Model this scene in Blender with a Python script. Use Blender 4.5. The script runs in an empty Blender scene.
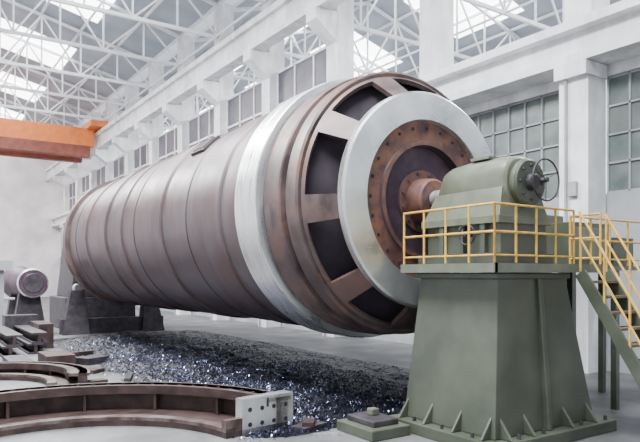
import bpy, math, random
from mathutils import Vector, Matrix, noise
random.seed(4)
scene=bpy.context.scene

# ---------------------------------------------------------------- materials
def mat(name,c1,c2=None,rough=.6,metal=0.0,scale=3.0,stretch=(1,1,1),bump=0.0,detail=6,emis=None,estr=0,lo=.35,hi=.65,rlo=None,rhi=None,blotch=None,bscale=.6,bstretch=(1,1,1)):
    m=bpy.data.materials.new(name); m.use_nodes=True
    nt=m.node_tree; n=nt.nodes; l=nt.links
    b=n['Principled BSDF']
    b.inputs['Roughness'].default_value=rough
    b.inputs['Metallic'].default_value=metal
    c2=c2 or tuple(x*.8 for x in c1)
    tc=n.new('ShaderNodeTexCoord'); mp=n.new('ShaderNodeMapping'); mp.inputs['Scale'].default_value=stretch
    ns=n.new('ShaderNodeTexNoise'); ns.inputs['Scale'].default_value=scale; ns.inputs['Detail'].default_value=detail
    cr=n.new('ShaderNodeValToRGB')
    cr.color_ramp.elements[0].position=lo; cr.color_ramp.elements[1].position=hi
    cr.color_ramp.elements[0].color=(*c1,1); cr.color_ramp.elements[1].color=(*c2,1)
    l.new(tc.outputs['Object'],mp.inputs[0]); l.new(mp.outputs[0],ns.inputs['Vector'])
    l.new(ns.outputs['Fac'],cr.inputs[0])
    out=cr.outputs[0]
    if blotch:
        m2=n.new('ShaderNodeMapping'); m2.inputs['Scale'].default_value=bstretch; l.new(tc.outputs['Object'],m2.inputs[0])
        n2=n.new('ShaderNodeTexNoise'); n2.inputs['Scale'].default_value=bscale; n2.inputs['Detail'].default_value=10; n2.inputs['Roughness'].default_value=.65
        l.new(m2.outputs[0],n2.inputs['Vector'])
        r2=n.new('ShaderNodeValToRGB'); r2.color_ramp.elements[0].position=.46; r2.color_ramp.elements[1].position=.62
        l.new(n2.outputs['Fac'],r2.inputs[0])
        mx=n.new('ShaderNodeMix'); mx.data_type='RGBA'; mx.inputs[7].default_value=(*blotch,1)
        l.new(r2.outputs[0],mx.inputs[0]); l.new(out,mx.inputs[6]); out=mx.outputs[2]
    l.new(out,b.inputs['Base Color'])
    if rlo is not None:
        mr=n.new('ShaderNodeMapRange'); mr.inputs[1].default_value=.3; mr.inputs[2].default_value=.7
        mr.inputs[3].default_value=rlo; mr.inputs[4].default_value=rhi
        l.new(ns.outputs['Fac'],mr.inputs[0]); l.new(mr.outputs[0],b.inputs['Roughness'])
    if bump:
        bp=n.new('ShaderNodeBump'); bp.inputs['Strength'].default_value=bump; bp.inputs['Distance'].default_value=.03
        l.new(ns.outputs['Fac'],bp.inputs['Height']); l.new(bp.outputs[0],b.inputs['Normal'])
    if emis:
        b.inputs['Emission Color'].default_value=(*emis,1); b.inputs['Emission Strength'].default_value=estr
    return m

M={}
M['shell']=mat('shell_violet_steel',(.080,.062,.074),(.145,.118,.132),metal=.5,scale=.9,stretch=(.8,1.3,.8),bump=.12,rlo=.30,rhi=.48,blotch=(.12,.072,.068),bscale=.9,bstretch=(1,2.5,.6))
M['shellb']=mat('shell_brown_steel',(.078,.052,.056),(.135,.094,.096),metal=.45,scale=1.2,stretch=(.8,1.6,.8),bump=.12,rlo=.34,rhi=.52,blotch=(.12,.10,.112),bscale=.9,bstretch=(1,2.5,.6))
M['shell2']=mat('shell_seam_steel',(.05,.038,.045),(.09,.072,.08),metal=.4,rough=.45,scale=2,stretch=(.5,3,.5))
M['rust']=mat('rust_steel',(.062,.042,.044),(.135,.10,.098),metal=.35,rough=.5,scale=2.0,stretch=(1,2,1),bump=.15,rlo=.38,rhi=.6,blotch=(.16,.095,.08),bscale=1.4)
M['rust2']=mat('rust_orange_steel',(.075,.036,.036),(.145,.072,.062),metal=.2,rough=.55,scale=4,bump=.2,blotch=(.21,.095,.06),bscale=2.2)
M['disc']=mat('disc_purple_steel',(.045,.025,.046),(.09,.053,.075),metal=.2,rough=.55,scale=3)
M['silver']=mat('machined_steel',(.62,.64,.66),(.95,.96,.97),metal=.88,rough=.3,scale=2.2,stretch=(.6,12,.6),lo=.3,hi=.7,rlo=.22,rhi=.4)
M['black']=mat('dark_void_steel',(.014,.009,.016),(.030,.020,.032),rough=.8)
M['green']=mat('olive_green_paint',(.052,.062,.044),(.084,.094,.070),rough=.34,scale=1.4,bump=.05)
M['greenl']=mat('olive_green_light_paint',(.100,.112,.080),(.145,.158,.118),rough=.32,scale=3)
M['yellow']=mat('yellow_safety_paint',(.70,.43,.08),(.48,.29,.06),rough=.5,scale=9)
M['tread']=mat('stair_tread_steel',(.18,.135,.08),(.12,.10,.065),rough=.7,scale=6)
M['concrete']=mat('floor_concrete',(.080,.083,.086),(.18,.182,.186),rough=.5,scale=.8,bump=.1,detail=9,blotch=(.07,.07,.078),bscale=.45)
M['white']=mat('whitewashed_concrete',(.68,.69,.71),(.88,.88,.89),rough=.8,scale=1.2,blotch=(.60,.60,.61),bscale=1.1,bstretch=(1,1,.25))
M['wall']=mat('wall_plaster',(.60,.57,.59),(.76,.73,.74),rough=.85,scale=.6)
M['wallg']=mat('wall_plaster_grey',(.25,.26,.28),(.36,.37,.39),rough=.85,scale=.6)
M['roof']=mat('roof_deck_paint',(.34,.38,.44),(.47,.51,.56),rough=.8,scale=.4)
M['truss']=mat('truss_white_paint',(.78,.80,.83),(.90,.91,.93),rough=.6,scale=2)
M['glass']=mat('dusty_window_glass',(.09,.115,.11),(.17,.195,.185),rough=.3,scale=1.5)
M['darkwin']=mat('dark_window_glass',(.06,.055,.075),(.12,.11,.14),rough=.35,scale=.8)
M['sky']=mat('skylight_panel',(.9,.92,.95),(.9,.92,.95),emis=(.97,.98,1),estr=9)
M['orange']=mat('crane_orange_paint',(.74,.20,.04),(.62,.16,.03),rough=.5,scale=2)
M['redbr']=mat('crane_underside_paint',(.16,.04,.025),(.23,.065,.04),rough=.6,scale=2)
M['swarf']=mat('swarf_dark',(.008,.008,.013),(.05,.05,.07),rough=.4,metal=.6,scale=16,bump=1.0,lo=.42,hi=.74)
M['chip']=mat('swarf_chips',(.34,.40,.60),(.12,.13,.22),rough=.22,metal=.9,scale=12)
M['chipd']=mat('swarf_chips_dark',(.035,.040,.085),(.02,.02,.035),rough=.3,metal=.8,scale=12)
M['gear']=mat('ring_brown_steel',(.034,.020,.020),(.08,.050,.046),rough=.5,metal=.35,scale=3,bump=.2)
M['gearl']=mat('ring_flange_steel',(.068,.042,.038),(.145,.095,.086),rough=.42,metal=.4,scale=4,blotch=(.18,.15,.145),bscale=2)
M['dark']=mat('grimy_steel',(.032,.028,.035),(.068,.058,.068),rough=.55,metal=.3,scale=4)

# ---------------------------------------------------------------- builder
class MB:
    def __init__(s): s.v=[];s.f=[];s.m=[];s.sm=[];s.slots=[]
    def mi(s,k):
        if k not in s.slots: s.slots.append(k)
        return s.slots.index(k)
    def add(s,vs,fs,k,smooth=False):
        o=len(s.v); s.v+= [tuple(p) for p in vs]; i=s.mi(k)
        for f in fs: s.f.append(tuple(o+a for a in f)); s.m.append(i); s.sm.append(smooth)
    def box(s,a,b,k):
        (x0,y0,z0),(x1,y1,z1)=a,b
        vs=[(x0,y0,z0),(x1,y0,z0),(x1,y1,z0),(x0,y1,z0),(x0,y0,z1),(x1,y0,z1),(x1,y1,z1),(x0,y1,z1)]
        s.add(vs,[(0,3,2,1),(4,5,6,7),(0,1,5,4),(1,2,6,5),(2,3,7,6),(3,0,4,7)],k)
    def frus(s,a,b,c,d,z0,z1,k):
        vs=[(a[0],a[1],z0),(b[0],a[1],z0),(b[0],b[1],z0),(a[0],b[1],z0),(c[0],c[1],z1),(d[0],c[1],z1),(d[0],d[1],z1),(c[0],d[1],z1)]
        s.add(vs,[(0,3,2,1),(4,5,6,7),(0,1,5,4),(1,2,6,5),(2,3,7,6),(3,0,4,7)],k)
    def prism(s,tri,ext,k):
        e=Vector(ext); t=[Vector(p) for p in tri]; vs=t+[p+e for p in t]
        s.add(vs,[(0,1,2),(5,4,3),(0,3,4,1),(1,4,5,2),(2,5,3,0)],k)
    def beam(s,p,q,w,h,k,up=(0,0,1)):
        p=Vector(p);q=Vector(q);d=(q-p).normalized();u=Vector(up)
        if abs(d.dot(u))>.98: u=Vector((0,1,0))
        a=d.cross(u).normalized()*w/2; b=a.cross(d).normalized()*h/2
        vs=[p-a-b,p+a-b,p+a+b,p-a+b,q-a-b,q+a-b,q+a+b,q-a+b]
        s.add(vs,[(0,1,2,3),(7,6,5,4),(0,4,5,1),(1,5,6,2),(2,6,7,3),(3,7,4,0)],k)
    def tube(s,p,q,r,k,n=10,r2=None,cap=True):
        p=Vector(p);q=Vector(q);d=(q-p).normalized();u=Vector((0,0,1))
        if abs(d.dot(u))>.98: u=Vector((0,1,0))
        a=d.cross(u).normalized(); b=a.cross(d).normalized(); r2=r if r2 is None else r2
        vs=[];fs=[]
        for c,rr in((p,r),(q,r2)):
            for i in range(n):
                t=2*math.pi*i/n; vs.append(c+a*math.cos(t)*rr+b*math.sin(t)*rr)
        for i in range(n): fs.append((i,(i+1)%n,n+(i+1)%n,n+i))
        s.add(vs,fs,k,n>8)
        if cap: s.add(vs,[tuple(range(n))[::-1],tuple(range(n,2*n))],k)
    def lathe(s,prof,cx,cz,n=144):
        for j in range(len(prof)-1):
            y0,r0,k=prof[j]; y1,r1,_=prof[j+1]
            vs=[];fs=[]
            for (y,r) in((y0,r0),(y1,r1)):
                for i in range(n):
                    t=2*math.pi*i/n; vs.append((cx+r*math.cos(t),y,cz+r*math.sin(t)))
            for i in range(n): fs.append((i,(i+1)%n,n+(i+1)%n,n+i))
            s.add(vs,fs,k,True)
    def obj(s,name,bevel=0,solid=0):
        me=bpy.data.meshes.new(name); me.from_pydata(s.v,[],s.f)
        for k in s.slots: me.materials.append(M[k])
        for p,i,sm in zip(me.polygons,s.m,s.sm): p.material_index=i; p.use_smooth=sm
        me.update()
        o=bpy.data.objects.new(name,me); scene.collection.objects.link(o)
        if solid:
            q=o.modifiers.new('solid','SOLIDIFY'); q.thickness=solid; q.offset=0
        if bevel:
            q=o.modifiers.new('bevel','BEVEL'); q.width=bevel; q.segments=2; q.limit_method='ANGLE'
        return o
def empty(name,kids):
    e=bpy.data.objects.new(name,None); scene.collection.objects.link(e)
    for k in kids: k.parent=e
    return e

AX,AZ=8.36,4.12
# ---------------------------------------------------------------- mill drum
b=MB()
P=[(8.72,1.50,'silver'),(8.60,1.53,'silver'),(8.60,2.02,'silver'),(8.63,2.06,'silver'),(8.76,2.06,'rust'),(8.78,1.97,'rust'),(8.9,1.97,'rust')]
b.lathe(P,AX,AZ)
P=[(8.70,1.54,'rust2'),(8.70,1.16,'shell2'),(8.66,1.14,'rust2'),(8.66,1.06,'shell2'),(8.84,1.04,'disc'),(8.84,.62,'shell2'),(8.80,.60,'rust2'),(8.80,.44,'rust2'),(8.5,.40,'rust2'),(8.46,.36,'rust2'),(8.46,.01,'rust')]
b.lathe(P,AX,AZ)
for i in range(24):
    t=2*math.pi*i/24
    c=(AX+1.38*math.cos(t),8.70,AZ+1.38*math.sin(t))
    b.tube((c[0],8.705,c[2]),(c[0],8.692,c[2]),.034,'black',10)
for i in range(12):
    t=2*math.pi*(i+.5)/12
    b.tube((AX+.53*math.cos(t),8.80,AZ+.53*math.sin(t)),(AX+.53*math.cos(t),8.77,AZ+.53*math.sin(t)),.03,'rust',8)
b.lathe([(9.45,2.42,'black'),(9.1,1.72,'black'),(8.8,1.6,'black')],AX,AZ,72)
P=[(9.30,2.42,'rust'),(9.27,2.56,'rust'),(9.30,2.60,'rust'),(9.62,2.60,'shell2'),(9.64,2.53,'shell2'),(9.74,2.53,'rust'),(9.76,2.63,'rust'),(9.80,2.65,'rust'),(10.34,2.65,'shell2'),(10.36,2.60,'shell2'),(10.46,2.60,'silver'),(10.48,2.75,'silver'),(10.51,2.77,'silver'),(10.90,2.77,'shell2'),(10.92,2.75,'silver'),(10.94,2.77,'silver'),(11.34,2.77,'silver'),(11.37,2.75,'silver'),(11.39,2.64,'shellb')]
def bandat(y,w,r,k='shell',nxt='shell'): return [(y,2.62,k),(y+.03,r,k),(y+w,r,k),(y+w+.03,2.62,nxt)]
for (yy,w,r,k,nx_) in [(12.35,.9,2.665,'shell','shellb'),(14.25,.05,2.635,'shell2','shell'),(16.0,.9,2.67,'shellb','shell'),(18.3,.05,2.64,'shell2','shell'),(19.5,.6,2.665,'shell','shellb'),(21.3,.9,2.68,'shellb','shell'),(23.9,.5,2.67,'shellb','shellb'),(25.6,.05,2.64,'shell2','shell')]:
    P+=bandat(yy,w,r,k,nx_)
P+=[(26.9,2.62,'rust'),(26.92,2.76,'rust'),(27.4,2.76,'rust'),(27.42,2.5,'black'),(27.5,2.4,'rust'),(27.7,2.3,'rust'),(29.3,2.0,'rust'),(29.5,2.0,'silver'),(29.52,2.2,'silver'),(30.05,2.2,'silver'),(30.07,1.6,'disc'),(30.1,1.0,'rust'),(30.5,.95,'disc'),(31.4,.9,'disc'),(31.42,0.01,'disc')]
b.lathe(P,AX,AZ)
for i in range(9):
    t=2*math.pi*i/9
    b.beam((AX+2.38*math.cos(t),27.6,AZ+2.38*math.sin(t)),(AX+2.1*math.cos(t),29.4,AZ+2.1*math.sin(t)),.25,.12,'rust')
cage=MB(); n=180; rows=[0,.1,.93,1]; ya,ra,yb,rb=9.30,2.46,8.76,1.99
vs=[];fs=[]
for q in rows:
    for i in range(n):
        t=2*math.pi*i/n; r=ra+(rb-ra)*q
        vs.append((AX+r*math.cos(t),ya+(yb-ya)*q,AZ+r*math.sin(t)))
for j in range(3):
    for i in range(n):
        if j==1:
            deg=(i+.5)*2
            dd=((deg-166+20)%40)-20
            if abs(dd)<14: continue
        fs.append((j*n+i,j*n+(i+1)%n,(j+1)*n+(i+1)%n,(j+1)*n+i))
cage.add(vs,fs,'rust',False)
th=math.radians(180-47)
nrm=Vector((math.cos(th),0,math.sin(th))); tan=Vector((-math.sin(th),0,math.cos(th)))
c=Vector((AX,15.0,AZ))+nrm*2.61
def obox(B,c,hx,hy,hz,k):
    vs=[]
    for sz in(-1,1):
        for sx,sy in((-1,-1),(1,-1),(1,1),(-1,1)):
            vs.append(c+tan*hx*sx+Vector((0,1,0))*hy*sy+nrm*hz*sz)
    B.add(vs,[(0,3,2,1),(4,5,6,7),(0,1,5,4),(1,2,6,5),(2,3,7,6),(3,0,4,7)],k)
obox(b,c,.30,.40,.07,'shell2'); obox(b,c+nrm*.03,.23,.32,.06,'black')
drum=b.obj('drum_shell'); cg=cage.obj('end_cage',solid=.09)
empty('mill_drum',[drum,cg])

# ---------------------------------------------------------------- tailstock
b=MB()
def sqlathe(B,prof,cx,cz,k,n=48,p=2.6):
    rings=[]
    for(y,r) in prof:
        ring=[]
        for i in range(n):
            t=2*math.pi*i/n; c,s_=math.cos(t),math.sin(t)
            f=(abs(c)**p+abs(s_)**p)**(-1/p)
            ring.append((cx+r*f*c,y,cz+r*f*s_))
        rings.append(ring)
    vs=[v for r in rings for v in r]; fs=[]
    for j in range(len(rings)-1):
        for i in range(n): fs.append((j*n+i,j*n+(i+1)%n,(j+1)*n+(i+1)%n,(j+1)*n+i))
    fs.append(tuple(range(n))); fs.append(tuple(range((len(rings)-1)*n,len(rings)*n)))
    B.add(vs,fs,k,True)
TX=8.33; TZ=4.18
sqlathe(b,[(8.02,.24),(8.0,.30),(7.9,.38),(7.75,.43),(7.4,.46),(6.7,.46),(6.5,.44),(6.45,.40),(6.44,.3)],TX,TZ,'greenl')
b.lathe([(6.46,.36,'green'),(6.40,.38,'green'),(6.34,.38,'green'),(6.30,.35,'green'),(6.30,.14,'dark'),(6.22,.13,'dark'),(6.20,.10,'dark'),(6.2,.001,'dark')],TX,TZ,48)
for i in range(8):
    t=2*math.pi*i/8; b.tube((TX+.27*math.cos(t),6.31,TZ+.27*math.sin(t)),(TX+.27*math.cos(t),6.27,TZ+.27*math.sin(t)),.028,'dark',6)
b.lathe([(8.02,.27,'rust'),(8.10,.25,'rust'),(8.12,.17,'silver'),(8.44,.16,'silver'),(8.445,.01,'silver')],TX,AZ,32)
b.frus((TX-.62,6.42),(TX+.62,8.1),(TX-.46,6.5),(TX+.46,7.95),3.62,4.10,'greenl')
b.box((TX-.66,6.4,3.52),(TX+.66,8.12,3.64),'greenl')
b.box((TX-.55,6.45,2.89),(TX+.58,8.06,3.54),'green')
b.box((TX-.72,6.4,2.89),(TX+.7,8.14,3.05),'green')
for yy in(6.75,7.2,7.65): b.box((TX-.64,yy-.05,3.0),(TX-.5,yy+.05,3.54),'green')
hw=Vector((TX+.16,6.14,TZ+.03)); R=.33; K=40
for i in range(K):
    t=2*math.pi*i/K;t2=2*math.pi*(i+1)/K
    b.tube(hw+Vector((R*math.cos(t),0,R*math.sin(t))),hw+Vector((R*math.cos(t2),0,R*math.sin(t2))),.016,'dark',8)
for a in(.5,.5+2.09,.5+4.18): b.tube(hw,hw+Vector((R*math.cos(a),0,R*math.sin(a))),.010,'green',6)
b.tube(hw+Vector((0,-.03,0)),hw+Vector((0,.3,0)),.04,'dark',12)
for i in range(24):
    t=2*math.pi*i/24;t2=2*math.pi*(i+1)/24
    b.tube((TX-.72,7.0+.16*math.cos(t),3.35+.16*math.sin(t)),(TX-.72,7.0+.16*math.cos(t2),3.35+.16*math.sin(t2)),.018,'dark',6)
for a in(0,2.09,4.18): b.tube((TX-.72,7,3.35),(TX-.72,7+.16*math.cos(a),3.35+.16*math.sin(a)),.014,'dark',6)
b.tube((TX-.76,7,3.35),(TX-.5,7,3.35),.03,'dark',8)
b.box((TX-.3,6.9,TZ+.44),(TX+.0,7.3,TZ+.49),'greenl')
ts=b.obj('lathe_tailstock',bevel=.02)

# pedestal
b=MB()
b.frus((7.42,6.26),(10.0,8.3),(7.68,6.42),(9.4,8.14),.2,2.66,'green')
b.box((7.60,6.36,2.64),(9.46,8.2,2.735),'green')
b.box((7.2,6.02,0),(10.3,8.48,.2),'green')
b.frus((8.6,6.16),(8.70,6.3),(8.6,6.36),(8.70,6.5),.2,2.65,'green')
for yy in(6.35,6.95,7.6,8.2): b.prism([(7.22,yy,.2),(7.46,yy,.2),(7.47,yy,.55)],(0,.05,0),'green')
for xx in(7.55,8.1,9.1,9.75): b.prism([(xx,6.04,.2),(xx,6.3,.2),(xx,6.31,.55)],(.05,0,0),'green')
for yy in(6.6,7.25,7.9): b.tube((7.3,yy,.2),(7.3,yy,.27),.035,'dark',6)
for xx in(7.8,8.4,9.4,10.1): b.tube((xx,6.12,.2),(xx,6.12,.27),.035,'dark',6)
b.obj('tailstock_pedestal',bevel=.02)

b=MB()
b.box((6.3,7.8,0),(7.12,8.8,.18),'green'); b.box((6.45,7.95,.18),(7.0,8.7,.28),'dark')
b.box((6.7,8.3,.28),(6.86,8.46,.4),'greenl')
b.obj('machine_bed_plate',bevel=.02)

# platform deck
b=MB()
b.box((7.40,6.25,2.80),(10.3,8.3,2.88),'green'); b.box((10.3,6.9,2.80),(13.6,8.3,2.88),'green')
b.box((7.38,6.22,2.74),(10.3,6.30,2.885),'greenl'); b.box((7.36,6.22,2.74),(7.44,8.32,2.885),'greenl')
for x,yy in((10.38,6.96),(10.38,8.2),(13.4,7.0),(13.4,8.2),(11.9,7.0),(11.9,8.2)): b.box((x-.06,yy-.06,0),(x+.06,yy+.06,2.8),'green')
b.obj('access_platform')
b=MB()
def rail(pts,h=.88,n=4,base=2.905,r=.02):
    for (p,q) in zip(pts,pts[1:]):
        p=Vector(p);q=Vector(q)
        for i in range(n+1):
            c=p.lerp(q,i/n); b.tube((c.x,c.y,base-.015),(c.x,c.y,base+h),r,'yellow',8)
        for hh in(h,h*.52,.1): b.tube((p.x,p.y,base+hh),(q.x,q.y,base+hh),r if hh>.2 else r*.8,'yellow',8)
rail([(7.41,8.28),(7.41,6.26),(9.40,6.26)],n=4)
rail([(10.25,6.3),(10.25,6.9),],n=1); rail([(10.3,6.92),(13.5,6.92)],n=5); rail([(9.9,8.28),(13.5,8.28)],n=5)
b.obj('safety_railing')
# stairs
b=MB()
run=1.7; N=11
for x in(9.44,10.2): b.beam((x,6.16,2.74),(x,6.16-run,0.07),.05,.2,'green')
for i in range(N):
    f=(i+.7)/N; yy=6.16-run*f; z=2.76*(1-f)
    b.box((9.46,yy-.13,z-.02),(10.18,yy+.13,z+.02),'tread')
for x in(9.44,10.2):
    b.tube((x,6.18,3.76),(x,6.16-run,.95),.022,'yellow',8); b.tube((x,6.18,3.33),(x,6.16-run,.52),.02,'yellow',8)
    for i in range(5):
        f=i/4; yy=6.16-run*f; z=2.76*(1-f); b.tube((x,yy,z),(x,yy,z+.94),.02,'yellow',8)
b.obj('metal_staircase')
b=MB()
b.box((10.9,7.3,2.885),(12.2,8.1,3.75),'green'); b.box((10.95,7.28,3.0),(11.5,7.3,3.65),'greenl'); b.box((11.56,7.28,3.0),(12.15,7.3,3.65),'greenl')
b.box((9.5,7.5,2.885),(10.4,8.2,3.5),'green'); b.tube((9.6,7.85,3.65),(10.3,7.85,3.65),.2,'green',20)
b.box((12.5,7.4,2.885),(13.3,8.1,3.5),'green')
b.obj('control_cabinet',bevel=.02)
b=MB()
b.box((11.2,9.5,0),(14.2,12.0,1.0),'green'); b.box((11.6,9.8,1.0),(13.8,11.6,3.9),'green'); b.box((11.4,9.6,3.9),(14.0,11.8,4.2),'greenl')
b.box((11.55,10.2,1.4),(11.6,11.2,2.6),'dark'); b.box((12.1,9.74,1.3),(13.3,9.8,2.9),'dark')
b.tube((12.7,10.6,4.2),(12.7,10.6,4.6),.4,'green',24)
b.obj('machine_tool_frame',bevel=.03)

# ---------------------------------------------------------------- floor & shell
b=MB(); b.box((-14,-6,-.2),(40,84,0),'concrete'); b.obj('floor')
b=MB(); b.box((-14,82,0),(40,82.4,24),'wall'); b.obj('wall_back')
b=MB(); b.box((16.5,-6,0),(16.8,82,5.0),'wallg'); b.box((16.5,-6,8.3),(16.8,82,9.0),'white'); b.obj('wall_right')
b=MB(); b.box((-12.4,-6,0),(-12,82,3.5),'wall'); b.box((-12.4,-6,8.5),(-12,82,11),'wall'); b.box((-12.4,-6,15),(-12,82,19.2),'wall')
for i in range(15): b.box((-12.4,-6+6*i,0),(-11.6,-5+6*i,19.2),'white')
b.obj('wall_left')
b=MB(); b.box((38,-6,0),(38.4,82,20),'wall')
for i in range(14):
    y=4.4+6*i-6; b.box((37.8,y-.4,0),(38,y+.4,20),'white')
    b.box((37.9,y+1,11.0),(38,y+5,14.5),'darkwin')
b.obj('wall_far_bay')
cols=[10.4+6*k for k in range(-2,12)]
for k,y in enumerate(cols):
    b=MB()
    b.box((15.6,y-.45,0),(16.45,y+.45,8.55),'white')
    b.box((15.42,y-.5,8.2),(16.45,y+.5,8.58),'white')
    b.box((15.8,y-.42,9.78),(16.7,y+.42,19),'white')
    vs=[(15.8,y-.4,12.9),(15.8,y-.4,14.18),(14.7,y-.4,14.18),(14.7,y-.4,13.7)]; vs+=[(x,y+.4,z) for x,_,z in vs]
    b.add(vs,[(0,1,2,3),(7,6,5,4),(0,4,5,1),(1,5,6,2),(2,6,7,3),(3,7,4,0)],'white')
    b.tube((15.54,y+.2,0),(15.54,y+.2,8.2),.045,'wallg',8); b.box((15.48,y-.15,4.9),(15.6,y+.1,5.3),'wallg')
    b.obj('concrete_column')
b=MB(); b.box((15.45,-6,8.6),(16.45,82,8.85),'white'); b.box((15.7,-6,8.85),(16.2,82,9.5),'white'); b.box((15.35,-6,9.5),(16.75,82,9.75),'white'); b.obj('concrete_wall_beam')
b=MB(); b.box((14.8,-6,14.2),(15.5,82,14.4),'white'); b.box((15.0,-6,14.4),(15.3,82,15.4),'white'); b.box((14.8,-6,15.4),(15.6,82,15.7),'white'); b.box((15.1,-6,15.7),(15.2,82,15.83),'dark'); b.obj('crane_runway_beam')
for k in range(len(cols)-1):
    y0,y1=cols[k]+.45,cols[k+1]-.45
    b=MB()
    b.box((16.6,y0,5.0),(16.64,y1,8.3),'glass')
    for i in range(9): yy=y0+(y1-y0)*i/8; b.box((16.54,yy-.025,5.0),(16.6,yy+.025,8.3),'wallg')
    for z in(5.03,5.85,6.65,7.45,8.25): b.box((16.54,y0,z-.025),(16.6,y1,z+.025),'wallg')
    if k>=4:
        b.box((16.3,y0,9.78),(16.34,y1,13.2),'darkwin')
        for i in range(4): yy=y0+(y1-y0)*i/3; b.box((16.24,yy-.05,9.78),(16.3,yy+.05,13.2),'white')
        for z in(9.84,11.5,13.2): b.box((16.24,y0,z-.06),(16.3,y1,z+.06),'white')
    b.obj('window_%d'%(k+1))

def roofz(x,x0,x1): 
    xm=(x0+x1)/2; return 19+3*(1-abs(x-xm)/((x1-x0)/2))
def bay(x0,x1,N):
    b=MB(); xm=(x0+x1)/2
    cuts=[x0,x0+(xm-x0)*.45,x0+(xm-x0)*.85,xm,xm+(x1-xm)*.15,xm+(x1-xm)*.65,x1]
    for j in range(len(cuts)-1):
        a,c=cuts[j],cuts[j+1]
        for i in range(-1,13):
            ya=4.4+6*i-2; yb=ya+6
            k='sky' if (j in(1,4)and i%2==0) else 'roof'
            za,zc=roofz(a,x0,x1)+.15,roofz(c,x0,x1)+.15
            b.add([(a,ya,za),(c,ya,zc),(c,yb,zc),(a,yb,za)],[(0,1,2,3)],k)
    b.obj('ceiling' if x0<10 else 'ceiling_far_bay')
    b=MB()
    for y in [-1.6+6*i for i in range(14)]:
        zb=17.0
        b.beam((x0,y,zb),(x1,y,zb),.16,.2,'truss')
        for h in(x0,xm): 
            b.beam((h,y,roofz(h,x0,x1)-.1),(h+(x1-x0)/2,y,roofz(h+(x1-x0)/2,x0,x1)-.1),.18,.18,'truss')
        for i in range(N+1):
            x=x0+(x1-x0)*i/N; b.beam((x,y,zb),(x,y,roofz(x,x0,x1)-.1),.1,.1,'truss')
            if i<N:
                xn=x0+(x1-x0)*(i+1)/N
                if i%2==0: b.beam((x,y,zb),(xn,y,roofz(xn,x0,x1)-.1),.1,.1,'truss')
                else: b.beam((x,y,roofz(x,x0,x1)-.1),(xn,y,zb),.1,.1,'truss')
    for i in range(0,N+1):
        x=x0+(x1-x0)*i/N; b.beam((x,-2,roofz(x,x0,x1)),(x,80,roofz(x,x0,x1)),.12,.18,'truss')
    for x in(x0+.2,xm,x1-.2): b.beam((x,-2,17),(x,80,17),.1,.1,'truss')
    b.obj('roof_truss' if x0<10 else 'roof_truss.001')
bay(-10,15.9,10); bay(16.8,37.9,8)

b=MB()
for y in(58,61):
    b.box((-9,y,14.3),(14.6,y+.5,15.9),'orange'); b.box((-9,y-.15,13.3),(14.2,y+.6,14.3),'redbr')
b.box((13.9,56.5,15.86),(15.4,63,16.4),'orange'); b.box((4,58.2,15.9),(7,61.4,16.9),'orange')
b.obj('overhead_crane',bevel=.03)

# ---------------------------------------------------------------- headstock and far machinery
b=MB()
b.box((6.6,31.6,0),(10,35.5,1.6),'dark'); b.frus((6.9,31.8),(9.7,35.2),(7.3,31.9),(9.3,35),1.6,5.6,'dark')
b.lathe([(31.46,.01,'dark'),(31.46,1.7,'dark'),(31.7,1.7,'dark'),(31.7,.7,'dark'),(32,.7,'dark')],AX,AZ,48)
b.obj('lathe_headstock',bevel=.04)
b=MB()
b.box((6.0,29.5,0),(10.7,30.0,.7),'dark'); b.frus((6.0,29.3),(7.2,30.1),(6.4,29.5),(7.0,30.0),0,2.0,'dark'); b.frus((9.6,29.3),(10.7,30.1),(9.8,29.5),(10.3,30.0),0,2.0,'dark')
for x in(6.75,9.97): b.tube((x,29.5,2.1),(x,30.0,2.1),.20,'silver',24)
b.obj('roller_steady_rest')
b=MB()
b.lathe([(29.0,.01,'disc'),(29.0,.58,'silver'),(29.1,.64,'dark'),(29.2,.58,'disc'),(31.5,.62,'disc'),(33,.8,'disc'),(33,.01,'disc')],4.75,2.35,48)
b.lathe([(28.99,.001,'dark'),(28.98,.4,'dark'),(29.0,.42,'dark')],4.75,2.35,32)
for yy in(29.8,32.2): b.frus((4.0,yy-.3),(5.4,yy+.3),(4.3,yy-.2),(5.1,yy+.2),0,1.95,'dark')
b.obj('turned_shaft')
b=MB(); b.box((3.25,28.7,0),(3.75,29.2,.2),'dark'); b.box((3.4,28.85,.2),(3.6,29.05,3.3),'wallg'); b.box((3.3,28.6,2.9),(3.9,29.2,3.3),'wallg'); b.tube((3.6,28.8,1.7),(4.0,28.8,1.7),.06,'wallg')
b.obj('height_gauge_stand')
b=MB()
for i in range(3):
    for (z,o) in((.0,0),(.36,.12)):
        x=1.9+i*.85+o; 
        b.box((x,22.0+i*.5,z),(x+.5,26.5+i*.4,z+.06),'dark'); b.box((x+.2,22.0+i*.5,z+.06),(x+.3,26.5+i*.4,z+.3),'gear'); b.box((x,22.0+i*.5,z+.3),(x+.5,26.5+i*.4,z+.36),'dark')
b.box((3.5,19.2,0),(4.3,20.6,.35),'gear'); b.box((2.6,18.9,0),(3.2,21.2,.22),'dark')
b.box((4.2,24.5,0),(4.7,26.5,.9),'gear'); b.box((3.4,27.0,0),(4.6,27.8,1.1),'dark')
b.obj('steel_beam_stack')

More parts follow.
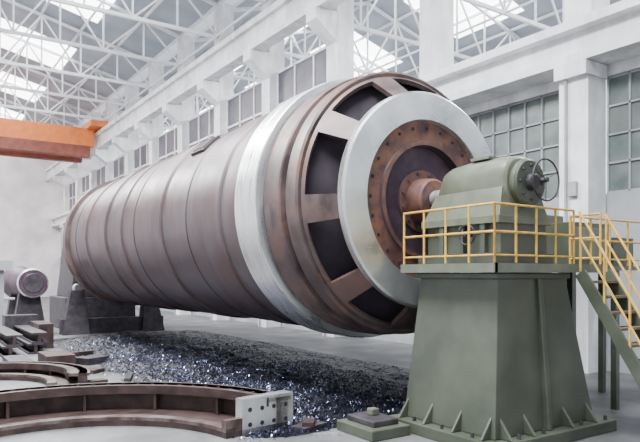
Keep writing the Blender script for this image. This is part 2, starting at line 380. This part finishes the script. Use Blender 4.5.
# ---------------------------------------------------------------- ring segments
def cam2w(r,d): return (.561*d+.828*r, .828*d-.561*r)
def ring_seg(name,cx,cy,Ro,Ri,H,a0,a1,web,n=90,endplate=True):
    b=MB()
    def arc(r0,r1,z0,z1,k,a0=a0,a1=a1,n=n):
        vs=[];fs=[]
        for i in range(n+1):
            t=math.radians(a0+(a1-a0)*i/n); c,s=math.cos(t),math.sin(t)
            vs+=[(cx+r0*c,cy+r0*s,z0),(cx+r1*c,cy+r1*s,z0),(cx+r1*c,cy+r1*s,z1),(cx+r0*c,cy+r0*s,z1)]
        for i in range(n):
            o=4*i
            for j in range(4): fs.append((o+j,o+(j+1)%4,o+4+(j+1)%4,o+4+j))
        fs+= [(0,1,2,3),(4*n+3,4*n+2,4*n+1,4*n)]
        b.add(vs,fs,k)
    arc(Ro-web,Ro,0,H,'gear')
    arc(Ri,Ro-.003,0,.10,'gear')
    arc(Ri,Ri+.2,.10,.16,'gearl')
    arc(Ro-.42,Ro+.06,H-.07,H,'gearl')
    arc(Ro-.46,Ro-.41,H-.14,H+.02,'gear')
    m=int((a1-a0)/22)
    for i in range(1,m):
        t=math.radians(a0+(a1-a0)*i/m); c,s=math.cos(t),math.sin(t)
        b.beam((cx+(Ro-.44)*c,cy+(Ro-.44)*s,H/2),(cx+(Ro-web)*c,cy+(Ro-web)*s,H/2),.05,H-.12,'gear')
    m*=5
    for i in range(1,m):
        t=math.radians(a0+(a1-a0)*(i+.5)/m); r=Ro-.2; c,s=math.cos(t),math.sin(t)
        b.tube((cx+r*c,cy+r*s,H-.01),(cx+r*c,cy+r*s,H+.004),.03,'black',10)
    if endplate:
        arc(Ro-.95,Ro+.12,0,H+.05,'silver',a0,a0+4,4)
        arc(Ri,Ro-.95,0,.3,'gearl',a0,a0+3,4)
        t=math.radians(a0); c,s=math.cos(t),math.sin(t); nx,ny=s,-c
        for q in(0,.33,.66,1):
            rr=Ro-.8+q*.75
            for zz in(H*.3,H*.75):
                p=(cx+rr*c,cy+rr*s,zz); b.tube((p[0]-nx*.01,p[1]-ny*.01,zz),(p[0]+nx*.008,p[1]+ny*.008,zz),.04,'black',12)
    return b.obj(name)
cx,cy=cam2w(-3.5,8.55)
ring_seg('gear_ring_segment',cx,cy,3.82,2.55,.56,40-34.1,40-34.1+178,.25)
cx,cy=cam2w(-8.1,14.2)
ring_seg('gear_ring_segment.001',cx,cy,2.6,1.7,.36,14-34.1,194-34.1,.2,endplate=False)
b=MB()
def plate(r,d,sx,sy,h,a,k,z=0):
    x,y=cam2w(r,d); ca,sa=math.cos(a),math.sin(a)
    pts=[(x+ca*u*sx-sa*v*sy,y+sa*u*sx+ca*v*sy) for u,v in((-1,-1),(1,-1),(1,1),(-1,1))]
    vs=[(p[0],p[1],z) for p in pts]+[(p[0],p[1],z+h) for p in pts]
    b.add(vs,[(0,3,2,1),(4,5,6,7),(0,1,5,4),(1,2,6,5),(2,3,7,6),(3,0,4,7)],k)
plate(-.2,10.9,.3,.16,.08,.3,'dark'); plate(-.2,10.9,.2,.1,.07,.9,'gear',.08); plate(.1,10.4,.22,.05,.05,-.4,'silver')
plate(-.4,11.6,.3,.05,.06,-.8,'dark')
plate(-5.6,15.2,.35,.15,.12,.2,'gear'); plate(-5.0,16.2,.5,.08,.08,1.2,'dark'); plate(-7.0,19,.4,.3,.2,.5,'dark'); plate(-4.6,14.2,.15,.12,.08,.9,'dark')
plate(-3.6,13.6,.3,.05,.05,.1,'dark'); plate(-8.2,20.5,.7,.12,.15,.2,'gear'); plate(-6.3,17.2,.25,.2,.1,.7,'gear')
b.obj('steel_offcuts')

# ---------------------------------------------------------------- swarf
def hgt(x,y):
    wob=.4*noise.noise(Vector((x*.8,y*.8,9)))
    ex=min(1,max(0,(x-4.85+wob)/1.6))*min(1,max(0,(12.2-x)/1.5)); ey=min(1,max(0,(y-8.85+wob)/1.4))*min(1,max(0,(28.3-y)/2))
    e=ex*ey
    nn=noise.noise(Vector((x*.7,y*.7,0)))*.5+noise.noise(Vector((x*2.3,y*2.3,3)))*.2
    h=e*(.26+.26*nn)+ (e>0)*.035*noise.noise(Vector((x*9,y*9,5)))*min(1,e*3)
    return max(-.02 if e<=0 else 0,h-.012)
b=MB(); nx,ny=110,250; vs=[];fs=[]
for j in range(ny):
    for i in range(nx):
        x=4.6+7.9*i/(nx-1)+.03*random.random(); y=8.82+19.6*j/(ny-1)+.03*random.random(); vs.append((x,y,hgt(x,y)))
for j in range(ny-1):
    for i in range(nx-1):
        a=j*nx+i; fs.append((a,a+1,a+nx+1,a+nx))
fs=[f for f in fs if max(vs[q][2] for q in f)>.001]
b.add(vs,fs,'swarf')
for i in range(18000):
    x=random.uniform(4.5,9.5); y=random.uniform(8.85,24) if i%2 else random.uniform(8.85,15)
    h=hgt(x,y)
    if h<=.0 and random.random()<.7: continue
    h=max(h,0)+.008
    L=random.uniform(.02,.09); w=random.uniform(.004,.012); a=random.uniform(0,6.28); k='chip' if random.random()<.16 else 'chipd'
    d=Vector((math.cos(a),math.sin(a),random.uniform(-.1,.7)))*L; s_=Vector((-math.sin(a),math.cos(a),random.uniform(-.6,.6)))*w
    p=Vector((x,y,h)); mid=p+d*.5+Vector((0,0,L*.3))
    b.add([p-s_,p+s_,mid+s_,mid-s_,p+d+s_,p+d-s_],[(0,1,2,3),(3,2,4,5)],k)
for i in range(420):
    x=random.uniform(5.2,8.6); y=random.uniform(9.4,20); h=hgt(x,y)
    if h<=.01: continue
    a=random.uniform(0,6.28); ax=Vector((math.cos(a),math.sin(a),random.uniform(-.1,.4))).normalized(); u=ax.cross(Vector((0,0,1))).normalized(); v=ax.cross(u)
    R_=random.uniform(.02,.045); L=random.uniform(.12,.3); T=random.uniform(2,4); K=int(T*7); o=Vector((x,y,h+R_)); vs=[];fs=[]
    for j in range(K+1):
        t=2*math.pi*T*j/K; c0=o+ax*(L*j/K)+(u*math.cos(t)+v*math.sin(t))*R_
        vs+=[c0,c0+ax*.016]
    for j in range(K): fs.append((2*j,2*j+1,2*j+3,2*j+2))
    b.add(vs,fs,'chip' if random.random()<.4 else 'chipd')
b.obj('swarf_pile')

# ---------------------------------------------------------------- lights
w=bpy.data.worlds.new('World'); scene.world=w; w.use_nodes=True
w.node_tree.nodes['Background'].inputs[0].default_value=(.82,.88,.95,1); w.node_tree.nodes['Background'].inputs[1].default_value=1.15
def area(loc,sx,sy,pw,rot=(0,0,0),col=(.97,.99,1)):
    l=bpy.data.lights.new('skylight_area','AREA'); l.shape='RECTANGLE'; l.size=sx; l.size_y=sy; l.energy=pw; l.color=col
    o=bpy.data.objects.new('skylight_lamp',l); o.location=loc; o.rotation_euler=rot; scene.collection.objects.link(o)
for y in(7,26,44,64): area((1,y,16.6),6,8,9500)
for y in(10,30,52): area((27,y,16.6),8,10,9000)
# ---------------------------------------------------------------- camera
c=bpy.data.cameras.new('cam'); c.sensor_width=36; c.lens=34.9; c.shift_y=54/640; c.clip_end=300
o=bpy.data.objects.new('camera',c); o.location=(0,0,2.7); o.rotation_euler=(math.pi/2,0,math.radians(-34.1)); scene.collection.objects.link(o)
scene.camera=o
